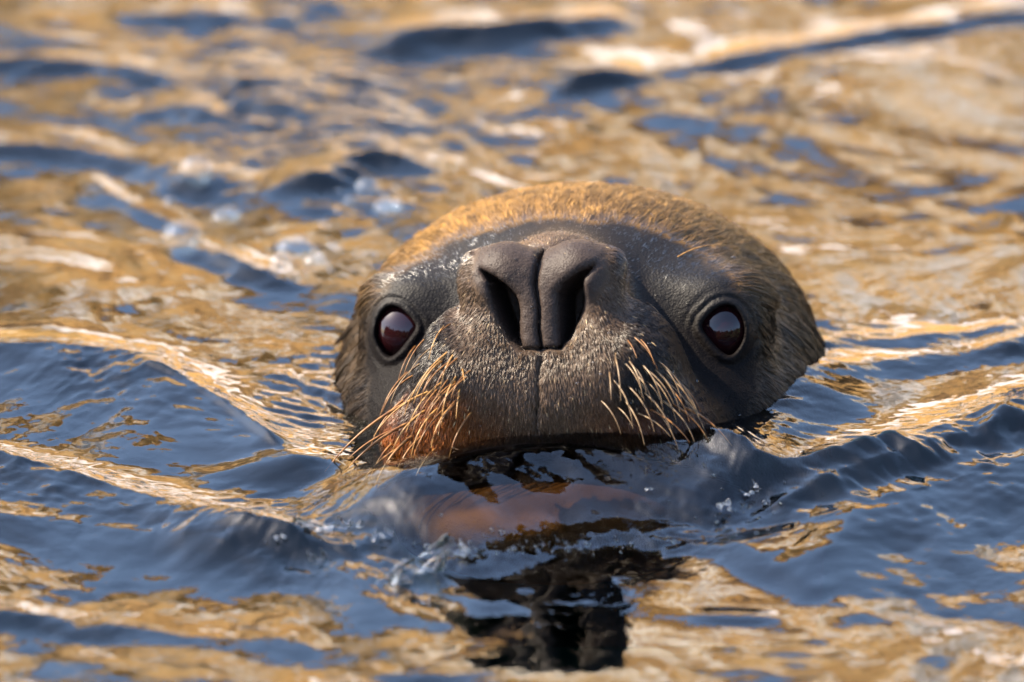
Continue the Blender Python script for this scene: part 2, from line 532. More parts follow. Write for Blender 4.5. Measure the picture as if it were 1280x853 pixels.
def head_sdf(p):
    p = p.astype(np.float32)
    nf = np.exp(-(p[..., 1] / 130) ** 2)
    p = np.stack([p[..., 0] + nf * (2.6 * np.sin(p[..., 2] * .033 + .6) + 1.1 * np.sin(p[..., 2] * .11)),
                  p[..., 1], p[..., 2] - nf * .035 * p[..., 0]], -1)
    ax = np.abs(p[..., 0])
    q = np.stack([ax, p[..., 1], p[..., 2]], -1)      # mirrored half
    x, y, z = ax, q[..., 1], q[..., 2]
    d = ell(q, (0, 436, -75), (298, 275, 218))
    d = smin(d, cone(q, (0, 470, -160), (0, 1050, -470), 240, 300), 90)
    d = smin(d, ell(q, (150, 380, -170), (165, 240, 150)), 60)               # cheek
    br = cone(q, (0, 85, -12), (0, 270, -22), 74, 118)                        # bridge
    pad = ell(q, (86, 108, -96), (86, 106, 90))
    pad = smin(pad, ell(q, (122, 165, -172), (100, 125, 72)), 50)
    pad = smin(pad, ell(q, (0, 92, -115), (92, 84, 88)), 45)
    mz = smin(br, pad, 40)
    nose = ell(q, (45, 52, 20), (48, 48, 50))
    nose = smin(nose, cone(q, (14, 42, 25), (12, 38, -48), 26, 17), 14)
    nose = smin(nose, cone(q, (80, 62, 34), (66, 44, -60), 26, 30), 16)
    mz = smin(mz, nose, 16)
    d = smin(d, mz, 15)
    jaw = ell(q, (0, 178, -288), (205, 188, 76))
    up = d
    d = smin(d, jaw, 12)
    d = smin(d, ell(q, (182, 268, 4), (72, 62, 34)), 40)                       # brow
    # eye: lid swell, then the opening
    ec = np.array(EYE_C, dtype=np.float32)
    re = np.sqrt(((q - ec) ** 2).sum(-1))
    d = smin(d, re - (EYE_R + 3.5), 40)
    # folds that follow the lids
    pe = poly2(x - EYE_O[0], z - EYE_O[1], EYE_OPEN)
    lidm = np.clip((z - EYE_O[1] + 4) / 14, 0, 1)
    near_e = np.clip(1 - pe / 70, 0, 1) * (y < 330)
    d = d + near_e * (2.6 * lidm * np.exp(-((pe - 11) / 2.6) ** 2) + 1.4 * lidm * np.exp(-((pe - 22) / 4) ** 2)
                      - 2.2 * (1 - lidm) * np.exp(-((pe - 5) / 4) ** 2) + 2.0 * (1 - lidm) * np.exp(-((pe - 14) / 3.5) ** 2))
    op = np.maximum(pe, y - ec[1])
    d = smax(d, -op, 5)
    d = np.minimum(d, re - (EYE_R - 4))                                         # flesh behind the eyeball
    # nostrils, widening inwards
    ns = poly2(x, z, NOSTRIL) + np.clip((y - 30) * .14, 0, 12)
    ns = np.maximum(ns, y - 98)
    d = smax(d, -ns, 13)
    # cleft of nose and lip
    gw = 1.4 + 1.4 * np.clip((z + 40) / 90, 0, 1)
    gd = 13.0 - 5 * np.clip((-z - 110) / 70, 0, 1)
    cl = np.maximum(x - gw, -(d + gd))
    cl = np.maximum(cl, -(z + 168))
    cl = np.maximum(cl, y - 90)
    d = smax(d, -cl, 8)
    # crease under the septum
    cs = np.maximum(np.abs(z + 66 - .0 * x) - 1.4, np.maximum(x - 24, -(d + 5)))
    d = smax(d, -np.maximum(cs, y - 60), 5)
    # mouth slit
    ms = np.maximum(np.abs(z - mouth_z(x)) - 3.0, -(d + 26))
    ms = np.maximum(ms, x - 230)
    d = smax(d, -np.maximum(ms, y - 300), 9)
    wr = (np.sin(p[..., 0] * .31 + 1.3 * np.sin(p[..., 2] * .23)) * np.sin(p[..., 2] * .37 + 1.1 * np.sin(p[..., 0] * .19)) + .6 * np.sin(p[..., 0] * .13 + p[..., 2] * .21))
    return d + .28 * wr * np.clip(1 - (p[..., 1] - 150) / 120, 0, 1)

HSTEP = 2.6
lo = np.array([-336.0, -24.0, -452.0]); hi = np.array([336.0, 780.0, 165.0])
C = 6
nb = np.ceil((hi - lo) / (HSTEP * C)).astype(int)
n = nb * C + 1
bc = [lo[i] + (np.arange(nb[i]) + .5) * HSTEP * C for i in range(3)]
B = np.stack(np.meshgrid(*bc, indexing='ij'), -1).reshape(-1, 3)
bd = head_sdf(B).reshape(nb)
keep = np.abs(bd) < HSTEP * C * 1.5
Dn = np.empty(n, dtype=np.float32)
Dn[:-1, :-1, :-1] = np.repeat(np.repeat(np.repeat(np.where(bd > 0, 50, -50).astype(np.float32), C, 0), C, 1), C, 2)
Dn[-1] = Dn[-2]; Dn[:, -1] = Dn[:, -2]; Dn[:, :, -1] = Dn[:, :, -2]
km = np.zeros(n, dtype=bool)
km[:-1, :-1, :-1] = np.repeat(np.repeat(np.repeat(keep, C, 0), C, 1), C, 2)
for axn in range(3):
    sl = [slice(None)] * 3; sr = [slice(None)] * 3
    sl[axn] = slice(1, None); sr[axn] = slice(None, -1)
    kk = km.copy(); kk[tuple(sl)] |= km[tuple(sr)]; km = kk
I = np.argwhere(km)
vals = np.empty(len(I), dtype=np.float32)
for s0 in range(0, len(I), 400000):
    vals[s0:s0 + 400000] = head_sdf(lo + I[s0:s0 + 400000] * HSTEP)
Dn[km] = vals
del I, vals
inside = Dn < 0
c8 = [inside[a:n[0] - 1 + a, b:n[1] - 1 + b, c:n[2] - 1 + c] for a in (0, 1) for b in (0, 1) for c in (0, 1)]
cnt = sum(c.astype(np.int8) for c in c8)
act = (cnt > 0) & (cnt < 8)
cells = np.argwhere(act)
vid = np.full(act.shape, -1, dtype=np.int32)
vid[act] = np.arange(len(cells))
acc = np.zeros((len(cells), 3)); num = np.zeros(len(cells))
corner = np.array([(a, b, c) for a in (0, 1) for b in (0, 1) for c in (0, 1)])
cv = [Dn[cells[:, 0] + c[0], cells[:, 1] + c[1], cells[:, 2] + c[2]] for c in corner]
for i in range(8):
    for j in range(i + 1, 8):
        if np.abs(corner[i] - corner[j]).sum() == 1:
            m = (cv[i] < 0) != (cv[j] < 0)
            t = cv[i] / np.where(m, cv[i] - cv[j], 1)
            acc += np.where(m[:, None], corner[i] + t[:, None] * (corner[j] - corner[i]), 0)
            num += m
HV = lo + (cells + acc / num[:, None]) * HSTEP
fq = []
for axn in range(3):
    a0 = np.take(inside, range(0, n[axn] - 1), axis=axn); a1 = np.take(inside, range(1, n[axn]), axis=axn)
    E = np.argwhere(a0 != a1)
    o1, o2 = [(1, 2), (2, 0), (0, 1)][axn]
    ok = (E[:, o1] > 0) & (E[:, o2] > 0) & (E[:, o1] < n[o1] - 1) & (E[:, o2] < n[o2] - 1)
    E = E[ok]
    flip = ~inside[E[:, 0], E[:, 1], E[:, 2]]
    def at(d1, d2):
        F = E.copy(); F[:, o1] += d1; F[:, o2] += d2
        return vid[F[:, 0], F[:, 1], F[:, 2]]
    Q = np.stack([at(-1, -1), at(0, -1), at(0, 0), at(-1, 0)], -1)
    Q[flip] = Q[flip][:, ::-1]
    fq.append(Q)
HF = np.concatenate(fq)
HF = HF[(HF >= 0).all(1)]
del Dn, km, inside, act, vid, c8, cnt
def sdf_grad(p, e=1.2):
    g = np.empty(p.shape)
    for i in range(3):
        o = np.zeros(3); o[i] = e
        g[:, i] = (head_sdf(p + o) - head_sdf(p - o)) / (2 * e)
    return g
for it in range(2):
    g = sdf_grad(HV)
    dv = head_sdf(HV)
    HV -= np.clip(dv / np.maximum((g * g).sum(1), .15), -2, 2)[:, None] * g * .9
HN = sdf_grad(HV, 2.0)
HN /= np.linalg.norm(HN, axis=1)[:, None] + 1e-9

# ---- coat colours: where the fur is gold, brown, rusty or bare and dark, plus painted light and shade
def coat(p, seed=0):
    """p in head space -> colour N x 3, fur mask, muzzle mask, nose mask"""
    x, y, z = p[:, 0], p[:, 1], p[:, 2]
    ax = np.abs(x)
    big = sine_noise(p, 60, 10, 31); fine = sine_noise(p, 16, 12, 32)
    zz = np.maximum(z + 60, 0) + .4 * np.minimum(z + 60, 0)
    e = np.sqrt((x / 252) ** 2 + (zz / 158) ** 2) + .02 * big + .012 * fine
    furm = sstep(.955, 1.06, e) * sstep(120, 200, y)
    w = np.interp(z, [-260, -180, -120, -60, 0, 60, 75], [240, 215, 185, 152, 118, 92, 60])
    muz = sstep(12, -14, ax - w + 4 * fine) * sstep(215, 165, y)
    nosem = sstep(6, -6, np.maximum(np.abs(z - 4) - 72, ax - np.interp(z, [-70, 20, 60], [30, 84, 80]))) * sstep(110, 80, y)
    dark = np.array([.0028, .0023, .0023])
    gold = np.array([.084, .044, .0110]); brown = np.array([.016, .0095, .0042]); deep = np.array([.0045, .003, .002])
    t = sstep(-20, 110, z + 22 * big)[:, None]
    fur = brown * (1 - t) + gold * t
    st = sstep(.1, 1.2, fine + .5 * big)[:, None] * (1 - .65 * t)
    fur = fur * (1 - .6 * st) + deep * .6 * st
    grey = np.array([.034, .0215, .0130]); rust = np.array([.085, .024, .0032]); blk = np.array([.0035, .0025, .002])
    side = (sstep(82, 135, ax + 10 * big + 5 * fine + 14 * (x > 0)) * sstep(20, -40, z))[:, None]  # black-brown pad sides; the right one painted wider for the shade there
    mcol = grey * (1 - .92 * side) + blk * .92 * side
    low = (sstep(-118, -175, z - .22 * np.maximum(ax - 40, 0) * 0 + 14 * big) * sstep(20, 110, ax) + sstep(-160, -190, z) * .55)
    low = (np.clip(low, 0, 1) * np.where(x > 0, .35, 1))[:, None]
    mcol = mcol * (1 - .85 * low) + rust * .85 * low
    ncol = np.array([.019, .0135, .0112])
    col = dark[None] * np.ones((len(p), 1))
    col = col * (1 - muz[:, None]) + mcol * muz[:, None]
    col = col * (1 - nosem[:, None]) + ncol * nosem[:, None]
    col = col * (1 - furm[:, None]) + fur * furm[:, None]
    # lips and chin: rusty brown skin, a brighter band painted in front as if lit
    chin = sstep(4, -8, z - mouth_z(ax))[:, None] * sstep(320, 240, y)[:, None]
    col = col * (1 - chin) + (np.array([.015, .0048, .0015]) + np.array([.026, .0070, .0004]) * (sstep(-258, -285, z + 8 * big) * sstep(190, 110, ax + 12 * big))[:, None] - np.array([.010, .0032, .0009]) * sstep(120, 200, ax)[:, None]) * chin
    lip = np.exp(-((z - mouth_z(ax) - 6) / 6) ** 2)[:, None] * sstep(300, 200, y)[:, None]
    col = col * (1 - .7 * lip) + np.array([.045, .028, .024]) * .7 * lip
    return col, furm, muz, nosem

def set_color(me, name, col, extra=None):
    a = me.attributes.new(name, 'FLOAT_COLOR', 'POINT')
    buf = np.ones((len(col), 4), dtype=np.float32)
    buf[:, :3] = col
    if extra is not None:
        buf[:, 3] = extra
    a.data.foreach_set("color", buf.ravel())

m_skin, N, Lk, out = new_mat("sea_lion_skin")
at_ = add(N, "ShaderNodeAttribute"); at_.attribute_name = "coat"
tc = add(N, "ShaderNodeTexCoord")
n1 = add(N, "ShaderNodeTexNoise", Scale=1500.0, Detail=3.0, Roughness=.6)
n2 = add(N, "ShaderNodeTexVoronoi", Scale=700.0)
Lk.new(tc.outputs['Object'], n1.inputs['Vector']); Lk.new(tc.outputs['Object'], n2.inputs['Vector'])
ad = add(N, "ShaderNodeMath", operation='ADD')
Lk.new(n1.outputs[0], ad.inputs[0]); Lk.new(n2.outputs['Distance'], ad.inputs[1])
bmp = add(N, "ShaderNodeBump", Strength=.5, Distance=.0005)
Lk.new(ad.outputs[0], bmp.inputs['Height'])
cm = add(N, "ShaderNodeMixRGB", blend_type='MULTIPLY'); cm.inputs[0].default_value = .6
crn = add(N, "ShaderNodeValToRGB")
crn.color_ramp.elements[0].position = .3; crn.color_ramp.elements[0].color = (.5, .5, .5, 1)
crn.color_ramp.elements[1].position = .7; crn.color_ramp.elements[1].color = (1.3, 1.3, 1.3, 1)
Lk.new(n1.outputs[0], crn.inputs[0])
Lk.new(at_.outputs['Color'], cm.inputs[1]); Lk.new(crn.outputs[0], cm.inputs[2])
pb = add(N, "ShaderNodeBsdfPrincipled", Roughness=.5)
Lk.new(at_.outputs['Alpha'], pb.inputs['Specular IOR Level'])
Lk.new(cm.outputs[0], pb.inputs['Base Color']); Lk.new(bmp.outputs[0], pb.inputs['Normal'])
Lk.new(pb.outputs[0], out.inputs[0])

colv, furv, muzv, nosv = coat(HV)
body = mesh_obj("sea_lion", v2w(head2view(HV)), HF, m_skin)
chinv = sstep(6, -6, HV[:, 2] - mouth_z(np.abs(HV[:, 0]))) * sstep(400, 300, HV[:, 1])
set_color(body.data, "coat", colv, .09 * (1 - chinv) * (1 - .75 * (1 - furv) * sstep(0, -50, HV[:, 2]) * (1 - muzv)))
tag(body, "brown sea lion swimming head-on, its whiskered head raised above the water", "sea lion")

# ---- fur
def flow_dir(p, nrm):
    x, y, z = p[:, 0], p[:, 1], p[:, 2]
    f = p - np.array([0, -60, 30.0])
    # on the muzzle hair runs down and out from the nostrils
    mz = sstep(170, 90, y)[:, None]
    dn = np.stack([x * .55, np.full_like(x, 15.0), np.minimum(z - 60, -30)], -1)
    f = f / np.linalg.norm(f, axis=1)[:, None]
    dn = dn / np.linalg.norm(dn, axis=1)[:, None]
    sd_ = sstep(180, 270, np.abs(x))[:, None]
    f = f * (1 - mz) + dn * mz + sd_ * np.array([0, .1, -.5])
    f = f - (f * nrm).sum(1)[:, None] * nrm
    return f / (np.linalg.norm(f, axis=1)[:, None] + 1e-9)

hw_v = v2w(head2view(HV))
tri = np.concatenate([HF[:, [0, 1, 2]], HF[:, [0, 2, 3]]])
A, Bv, Cv = HV[tri[:, 0]], HV[tri[:, 1]], HV[tri[:, 2]]
area = .5 * np.linalg.norm(np.cross(Bv - A, Cv - A), axis=1)
cen = (A + Bv + Cv) / 3
cn = HN[tri].mean(1)
vis = (head2view(cen)[:, 1] < 640) & ((v2w(head2view(cen))[:, 2]) > -.02)
f_f, f_m, f_n = furv[tri].mean(1), muzv[tri].mean(1), nosv[tri].mean(1)
oz = np.abs(cen[:, 0]); 
re = np.sqrt(((np.stack([oz, cen[:, 1], cen[:, 2]], -1) - np.array(EYE_C)) ** 2).sum(1))
pe_c = poly2(oz - EYE_O[0], cen[:, 2] - EYE_O[1], EYE_OPEN) + np.where(cen[:, 1] > 330, 500, 0)
not_eye = .3 + .7 * sstep(5, 18, pe_c)
not_eye *= pe_c > 3.5
not_nose = 1 - f_n
inside_n = (poly2(oz, cen[:, 2], NOSTRIL) > 1.5) | (cen[:, 1] > 110)
dens = area * vis * not_eye * inside_n * (.62 + .38 * f_f + .18 * f_m) * (.55 + .45 * not_nose)
dens *= ~((cen[:, 2] - mouth_z(oz) < 7) & (cen[:, 1] < 320))
NH = 250000
ti = rng.choice(len(tri), NH, p=dens / dens.sum())
r1, r2 = rng.random(NH), rng.random(NH)
fl = r1 + r2 > 1
r1[fl] = 1 - r1[fl]; r2[fl] = 1 - r2[fl]
root = A[ti] + r1[:, None] * (Bv[ti] - A[ti]) + r2[:, None] * (Cv[ti] - A[ti])
nr = cn[ti]; nr /= np.linalg.norm(nr, axis=1)[:, None]
fd = flow_dir(root, nr)
bi = np.cross(nr, fd)
hc, hf, hm, hn = coat(root)
clump = sine_noise(root, 30, 12, 41); clump2 = sine_noise(root, 13, 12, 42)
ang = .12 * clump + .07 * clump2 + rng.normal(size=NH) * .07
fd = fd * np.cos(ang)[:, None] + bi * np.sin(ang)[:, None]
length = 7.0 + 23 * hf + 2.0 * hm - 3.8 * hn
eyed = np.sqrt(((np.stack([np.abs(root[:, 0]), root[:, 1], root[:, 2]], -1) - np.array(EYE_C)) ** 2).sum(1))
eyed = poly2(np.abs(root[:, 0]) - EYE_O[0], root[:, 2] - EYE_O[1], EYE_OPEN) + np.where(root[:, 1] > 330, 500, 0)
length *= .45 + .55 * sstep(4, 40, eyed)
side = sstep(60, -40, root[:, 2]) * hf
length = (length + 20 * side) * rng.uniform(.6, 1.25, NH)
lift = np.radians(6 + 13 * hm * (1 - hn) + 2 * hf + rng.normal(size=NH) * 4 + 3 * clump2)
d0 = fd * np.cos(lift)[:, None] + nr * np.sin(lift)[:, None]
pts = np.empty((NH, 4, 3))
for k_ in range(4):
    t = k_ / 3
    pts[:, k_] = root - nr * .6 + d0 * (length * t)[:, None] - nr * (length * .10 * t * t)[:, None] - np.array([0, 0, 1.0]) * (length * side * .22 * t * t)[:, None]
# wet fur gathers into locks
gsel = rng.choice(np.flatnonzero(hf > .5), 1500, replace=False)
groot, gtip = root[gsel], pts[gsel, 3]
lockv = np.exp(rng.normal(size=1500) * .25)
fi = np.flatnonzero(hf > .3)
near = np.empty(len(fi), dtype=int)
for s0 in range(0, len(fi), 4000):
    q_ = root[fi[s0:s0 + 4000]]
    near[s0:s0 + 4000] = np.argmin((q_ * q_).sum(1)[:, None] - 2 * q_ @ groot.T + (groot * groot).sum(1)[None], axis=1)
pull = (.50 + .36 * side[fi]) * hf[fi]
lock_of = np.ones(NH); lock_of[fi] = lockv[near]
for k_ in (1, 2, 3):
    t = (k_ / 3) ** 1.3
    pts[fi, k_] += (gtip[near] - pts[fi, 3] if k_ == 3 else (pts[gsel][near, k_] - pts[fi, k_])) * (pull * t)[:, None]
rad0 = .40 + .22 * hm * (1 - hn) + .10 * hf - .08 * hn
var = np.exp(rng.normal(size=NH) * .28)
hcol = np.clip(hc * 1.1 * (var * lock_of)[:, None], 0, .9)
# sparse bleached hairs
bl = rng.random(NH) < .010 * hm
hcol[bl] = np.array([.22, .16, .09]) * rng.uniform(.6, 1.2, (bl.sum(), 1))

m_fur, N, Lk, out = new_mat("sea_lion_fur")
at_ = add(N, "ShaderNodeAttribute"); at_.attribute_name = "coat"
hb = add(N, "ShaderNodeBsdfPrincipled", Roughness=.30)
hb.inputs['Specular IOR Level'].default_value = .20
Lk.new(at_.outputs['Color'], hb.inputs['Base Color'])
Lk.new(at_.outputs['Alpha'], hb.inputs['Specular IOR Level'])
Lk.new(hb.outputs[0], out.inputs[0])
hd = bpy.data.hair_curves.new("fur")
hd.add_curves([4] * NH)
wp = v2w(head2view(pts.reshape(-1, 3))).astype(np.float32)
hd.attributes['position'].data.foreach_set("vector", wp.ravel())
ra = hd.attributes.get('radius') or hd.attributes.new('radius', 'FLOAT', 'POINT')
rr = (rad0[:, None] * np.array([1.0, .9, .6, .15])[None] * S).astype(np.float32)
ra.data.foreach_set("value", rr.ravel())
ca = hd.attributes.new("coat", 'FLOAT_COLOR', 'POINT')
buf = np.ones((NH, 4, 4), dtype=np.float32); buf[:, :, :3] = hcol[:, None, :]
buf[:, :, 3] = (.18 + (1 - hf) * (1 - hm) * (.85 * sstep(-10, 60, root[:, 2]) - .13 * sstep(0, -50, root[:, 2])))[:, None]
ca.data.foreach_set("color", buf.ravel())
hd.materials.append(m_fur)
fur = link(bpy.data.objects.new("fur", hd), body)
tag(fur, kind="stuff", label="short wet fur, golden on the crown and grey on the muzzle")

# ---- eyes
m_eye, N, Lk, out = new_mat("eyeball")
pb = add(N, "ShaderNodeBsdfPrincipled", Roughness=.04)
pb.inputs['Base Color'].default_value = (.0055, .0013, .0016, 1)
pb.inputs['IOR'].default_value = 1.37
pb.inputs['Coat Weight'].default_value = 0
pb.inputs['Coat Roughness'].default_value = .02
Lk.new(pb.outputs[0], out.inputs[0])
def uv_ball(nu_=32, nv_=20):
    vs = [(0, 0, 1)]
    for j in range(1, nv_):
        a = math.pi * j / nv_
        for i in range(nu_):
            b = 2 * math.pi * i / nu_
            vs.append((math.sin(a) * math.cos(b), math.sin(a) * math.sin(b), math.cos(a)))
    vs.append((0, 0, -1))
    fs = []
    for i in range(nu_):
        fs.append((0, 1 + i, 1 + (i + 1) % nu_))
        fs.append((len(vs) - 1, len(vs) - 1 - nu_ + (i + 1) % nu_, len(vs) - 1 - nu_ + i))
        for j in range(nv_ - 2):
            p = 1 + j * nu_ + i; q = 1 + j * nu_ + (i + 1) % nu_
            fs.append((p, p + nu_, q + nu_)); fs.append((p, q + nu_, q))
    return np.array(vs, dtype=float), np.array(fs)
BALL_V, BALL_F = uv_ball(44, 28)
for s_ in (-1, 1):
    c = np.array(EYE_C) * np.array([s_, 1, 1])
    mesh_obj("eye", v2w(head2view(BALL_V * EYE_R + c)), BALL_F, m_eye, body)

# ---- whiskers: (start px, end px, sag, radius, colour)
def surf_depth(px, py):
    """depth at which the line of sight through a picture spot meets the head"""
    x = px - 675.0; z = 370.0 - py
    y = -60.0
    for _ in range(90):
        k = 1 + (y - 60) * S / DIST
        pv = np.array([[-35 + (x + 35) * k, y, -56.5 + (z + 56.5) * k]])
        dd = float(head_sdf(view2head(pv))[0])
        if dd < .4: return y
        y += max(dd * .8, .5)
        if y > 500: return 200.0
    return y
def place(px, py, y):
    k = 1 + (y - 60) * S / DIST
    return np.array([-35 + (px - 640.0) * k, y, -56.5 + (426.5 - py) * k])

def tube(path, rads, sides=6):
    path = np.asarray(path); vs = []
    for i, p in enumerate(path):
        t = path[min(i + 1, len(path) - 1)] - path[max(i - 1, 0)]
        t = t / np.linalg.norm(t)
        a = np.cross(t, [0.3, 1, 0.2]); a /= np.linalg.norm(a)
        b = np.cross(t, a)
        for j in range(sides):
            an = 2 * math.pi * j / sides
            vs.append(p + (a * math.cos(an) + b * math.sin(an)) * rads[i])
    fs = []
    for i in range(len(path) - 1):
        for j in range(sides):
            fs.append((i * sides + j, i * sides + (j + 1) % sides, (i + 1) * sides + (j + 1) % sides, (i + 1) * sides + j))
    return np.array(vs), np.array(fs)

def whisker_mat(name, c0, c1):
    m, N, Lk, out = new_mat(name)
    tc = add(N, "ShaderNodeTexCoord")
    nz = add(N, "ShaderNodeTexNoise", Scale=260.0, Detail=2.0)
    Lk.new(tc.outputs['Object'], nz.inputs['Vector'])
    cr = add(N, "ShaderNodeValToRGB")
    cr.color_ramp.elements[0].position = .35; cr.color_ramp.elements[0].color = (*c0, 1)
    cr.color_ramp.elements[1].position = .65; cr.color_ramp.elements[1].color = (*c1, 1)
    Lk.new(nz.outputs[0], cr.inputs[0])
    pb = add(N, "ShaderNodeBsdfPrincipled", Roughness=.4)
    pb.inputs['Specular IOR Level'].default_value = .2
    Lk.new(cr.outputs[0], pb.inputs['Base Color'])
    pb.inputs['Subsurface Weight'].default_value = 0
    Lk.new(pb.outputs[0], out.inputs[0])
    return m
WM = [whisker_mat("whisker_cream", (.11, .052, .012), (.19, .105, .034)),
      whisker_mat("whisker_rust", (.055, .020, .004), (.12, .055, .015)),
      whisker_mat("whisker_dull", (.045, .026, .012), (.10, .065, .032))]
WHISK = [  # left pad
    (555, 408, 536, 450, 6, 1.3, 0), (560, 440, 505, 520, 10, 1.6, 0), (558, 445, 517, 505, 8, 1.5, 0), (567, 443, 549, 500, 8, 1.6, 0),
    (571, 470, 552, 532, 10, 1.7, 0), (554, 477, 508, 540, 9, 1.7, 0), (536, 490, 467, 546, 10, 1.9, 0), (578, 461, 580, 476, 1, 1.2, 0),
    (575, 485, 570, 524, 4, 1.4, 0), (568, 504, 539, 560, 9, 1.6, 0), (548, 510, 514, 570, 9, 1.8, 0), (532, 513, 490, 565, 8, 1.9, 0),
    (520, 498, 406, 590, 12, 2.6, 1), (505, 500, 462, 562, 8, 2.0, 1), (512, 528, 428, 594, 8, 2.5, 1), (500, 535, 434, 575, 6, 2.2, 1),
    (528, 545, 495, 592, 6, 1.9, 1), (515, 545, 468, 610, 8, 2.4, 1), (500, 560, 452, 604, 6, 2.2, 1), (516, 470, 478, 515, 8, 1.6, 1),
    (525, 455, 488, 505, 8, 1.5, 2), (510, 465, 474, 525, 8, 1.5, 1), (545, 432, 510, 470, 6, 1.3, 2), (520, 432, 497, 480, 6, 1.4, 1),
    (530, 425, 505, 468, 5, 1.3, 1), (490, 555, 462, 600, 5, 2.0, 1), (540, 470, 500, 520, 8, 1.5, 2), (548, 455, 512, 515, 9, 1.4, 2),
    (564, 405, 545, 420, 2, 1.0, 1), (545, 560, 520, 595, 4, 1.6, 1),
    # right pad
    (769, 446, 776, 502, -8, 1.6, 2), (786, 451, 803, 498, -8, 1.7, 2), (802, 455, 828, 506, -7, 1.6, 2), (818, 462, 850, 515, -8, 1.7, 2),
    (832, 468, 872, 520, -7, 1.7, 2), (766, 474, 791, 536, -10, 1.7, 2), (784, 482, 818, 540, -8, 1.7, 2), (804, 490, 842, 548, -8, 1.8, 2),
    (826, 500, 868, 552, -8, 1.9, 2), (840, 505, 886, 552, -7, 2.0, 1), (852, 508, 915, 558, -8, 2.2, 1), (750, 500, 776, 542, -6, 1.5, 2),
    (770, 508, 791, 534, -4, 1.4, 2), (795, 516, 838, 546, -5, 1.7, 2), (762, 465, 764, 500, -4, 1.6, 2), (845, 475, 876, 515, -5, 1.4, 1),
    (784, 425, 796, 448, -3, 1.2, 1), (800, 424, 818, 456, -5, 1.2, 1), (812, 512, 862, 553, -6, 1.9, 1), (790, 420, 822, 462, -6, 1.1, 1),
    (830, 478, 862, 528, -7, 1.5, 1), (770, 440, 768, 458, 0, 1.0, 2),
    # brow
    (846, 322, 916, 308, -9, 1.1, 0), (808, 378, 828, 398, -3, .8, 2),
]
for i in range(26):
    s_ = -1 if i % 2 else 1
    rx = random.uniform(92, 175); rz = random.uniform(75, 150)
    rx = min(rx, 60 + rz)
    x0 = 675 + s_ * rx + (8 if s_ > 0 else 12); y0 = 372 + rz
    ln_ = random.uniform(38, 75)
    an_ = math.radians(random.uniform(48, 66))
    WHISK.append((x0, y0, x0 + s_ * ln_ * math.cos(an_), y0 + ln_ * math.sin(an_), -s_ * 7, random.uniform(1.1, 1.8), 1 if s_ < 0 else 2))
for (x0, y0, x1, y1, sag, rd, mi) in WHISK:
    ya = surf_depth(x0, y0)
    a = place(x0, y0, ya + 2)
    out_k = abs(x1 - 675) - abs(x0 - 675)
    yb = ya + .15 * out_k - 26 if x1 != 916 else ya + 50
    b = place(x1, y1, yb)
    ln = math.hypot(x1 - x0, y1 - y0)
    mid_ = (a + b) / 2
    dirv = (b - a) / np.linalg.norm(b - a)
    up_ = np.array([0, 0, 1.0]) - dirv * dirv[2]
    up_ = up_ / np.linalg.norm(up_)
    ctrl = mid_ + up_ * abs(sag) * 1.6 + np.array([0, -.16 * ln, 0])
    ts = np.linspace(0, 1, 12)[:, None]
    path = (1 - ts) ** 2 * a + 2 * ts * (1 - ts) * ctrl + ts ** 2 * b
    rads = rd * .80 * (1 - .72 * np.linspace(0, 1, 12) ** 1.5)
    vs, fs = tube(path, rads)
    mesh_obj("whisker", v2w(vs), fs, WM[mi], body)

# ------------------------------------------------------------------ bubbles and splashes
m_bub, N, Lk, out = new_mat("bubble_film")
lw = add(N, "ShaderNodeLayerWeight", Blend=.45)
gl = add(N, "ShaderNodeBsdfGlossy", Roughness=.02)
tr = add(N, "ShaderNodeBsdfTransparent")
df = add(N, "ShaderNodeBsdfDiffuse"); df.inputs['Color'].default_value = (.75, .78, .8, 1)
mx1 = add(N, "ShaderNodeMixShader"); mx1.inputs[0].default_value = .015
Lk.new(tr.outputs[0], mx1.inputs[1]); Lk.new(df.outputs[0], mx1.inputs[2])
mx2 = add(N, "ShaderNodeMixShader")
mr = add(N, "ShaderNodeMapRange"); mr.inputs['To Min'].default_value = .012; mr.inputs['To Max'].default_value = .14
Lk.new(lw.outputs['Facing'], mr.inputs[0]); Lk.new(mr.outputs[0], mx2.inputs[0])
Lk.new(mx1.outputs[0], mx2.inputs[1]); Lk.new(gl.outputs[0], mx2.inputs[2])
Lk.new(mx2.outputs[0], out.inputs[0])

m_foam, N, Lk, out = new_mat("splash_water")
tc = add(N, "ShaderNodeTexCoord")
nz = add(N, "ShaderNodeTexNoise", Scale=160.0, Detail=4.0)
Lk.new(tc.outputs['Object'], nz.inputs['Vector'])
bmp = add(N, "ShaderNodeBump", Strength=.15, Distance=.001)
Lk.new(nz.outputs[0], bmp.inputs['Height'])
pb = add(N, "ShaderNodeBsdfPrincipled", Roughness=.12)
pb.inputs['Base Color'].default_value = (.20, .22, .25, 1)
Lk.new(bmp.outputs[0], pb.inputs['Normal'])
tr = add(N, "ShaderNodeBsdfTransparent")
rmp = add(N, "ShaderNodeValToRGB")
rmp.color_ramp.elements[0].position = .46; rmp.color_ramp.elements[0].color = (.05, .05, .05, 1)
rmp.color_ramp.elements[1].position = .66; rmp.color_ramp.elements[1].color = (.42, .42, .42, 1)
Lk.new(nz.outputs[0], rmp.inputs[0])
mx = add(N, "ShaderNodeMixShader")
Lk.new(rmp.outputs[0], mx.inputs[0]); Lk.new(tr.outputs[0], mx.inputs[1]); Lk.new(pb.outputs[0], mx.inputs[2])
lwf = add(N, "ShaderNodeFresnel", IOR=1.25)
glf = add(N, "ShaderNodeBsdfGlossy", Roughness=.05)
Lk.new(bmp.outputs[0], glf.inputs['Normal'])
mxf = add(N, "ShaderNodeMixShader")
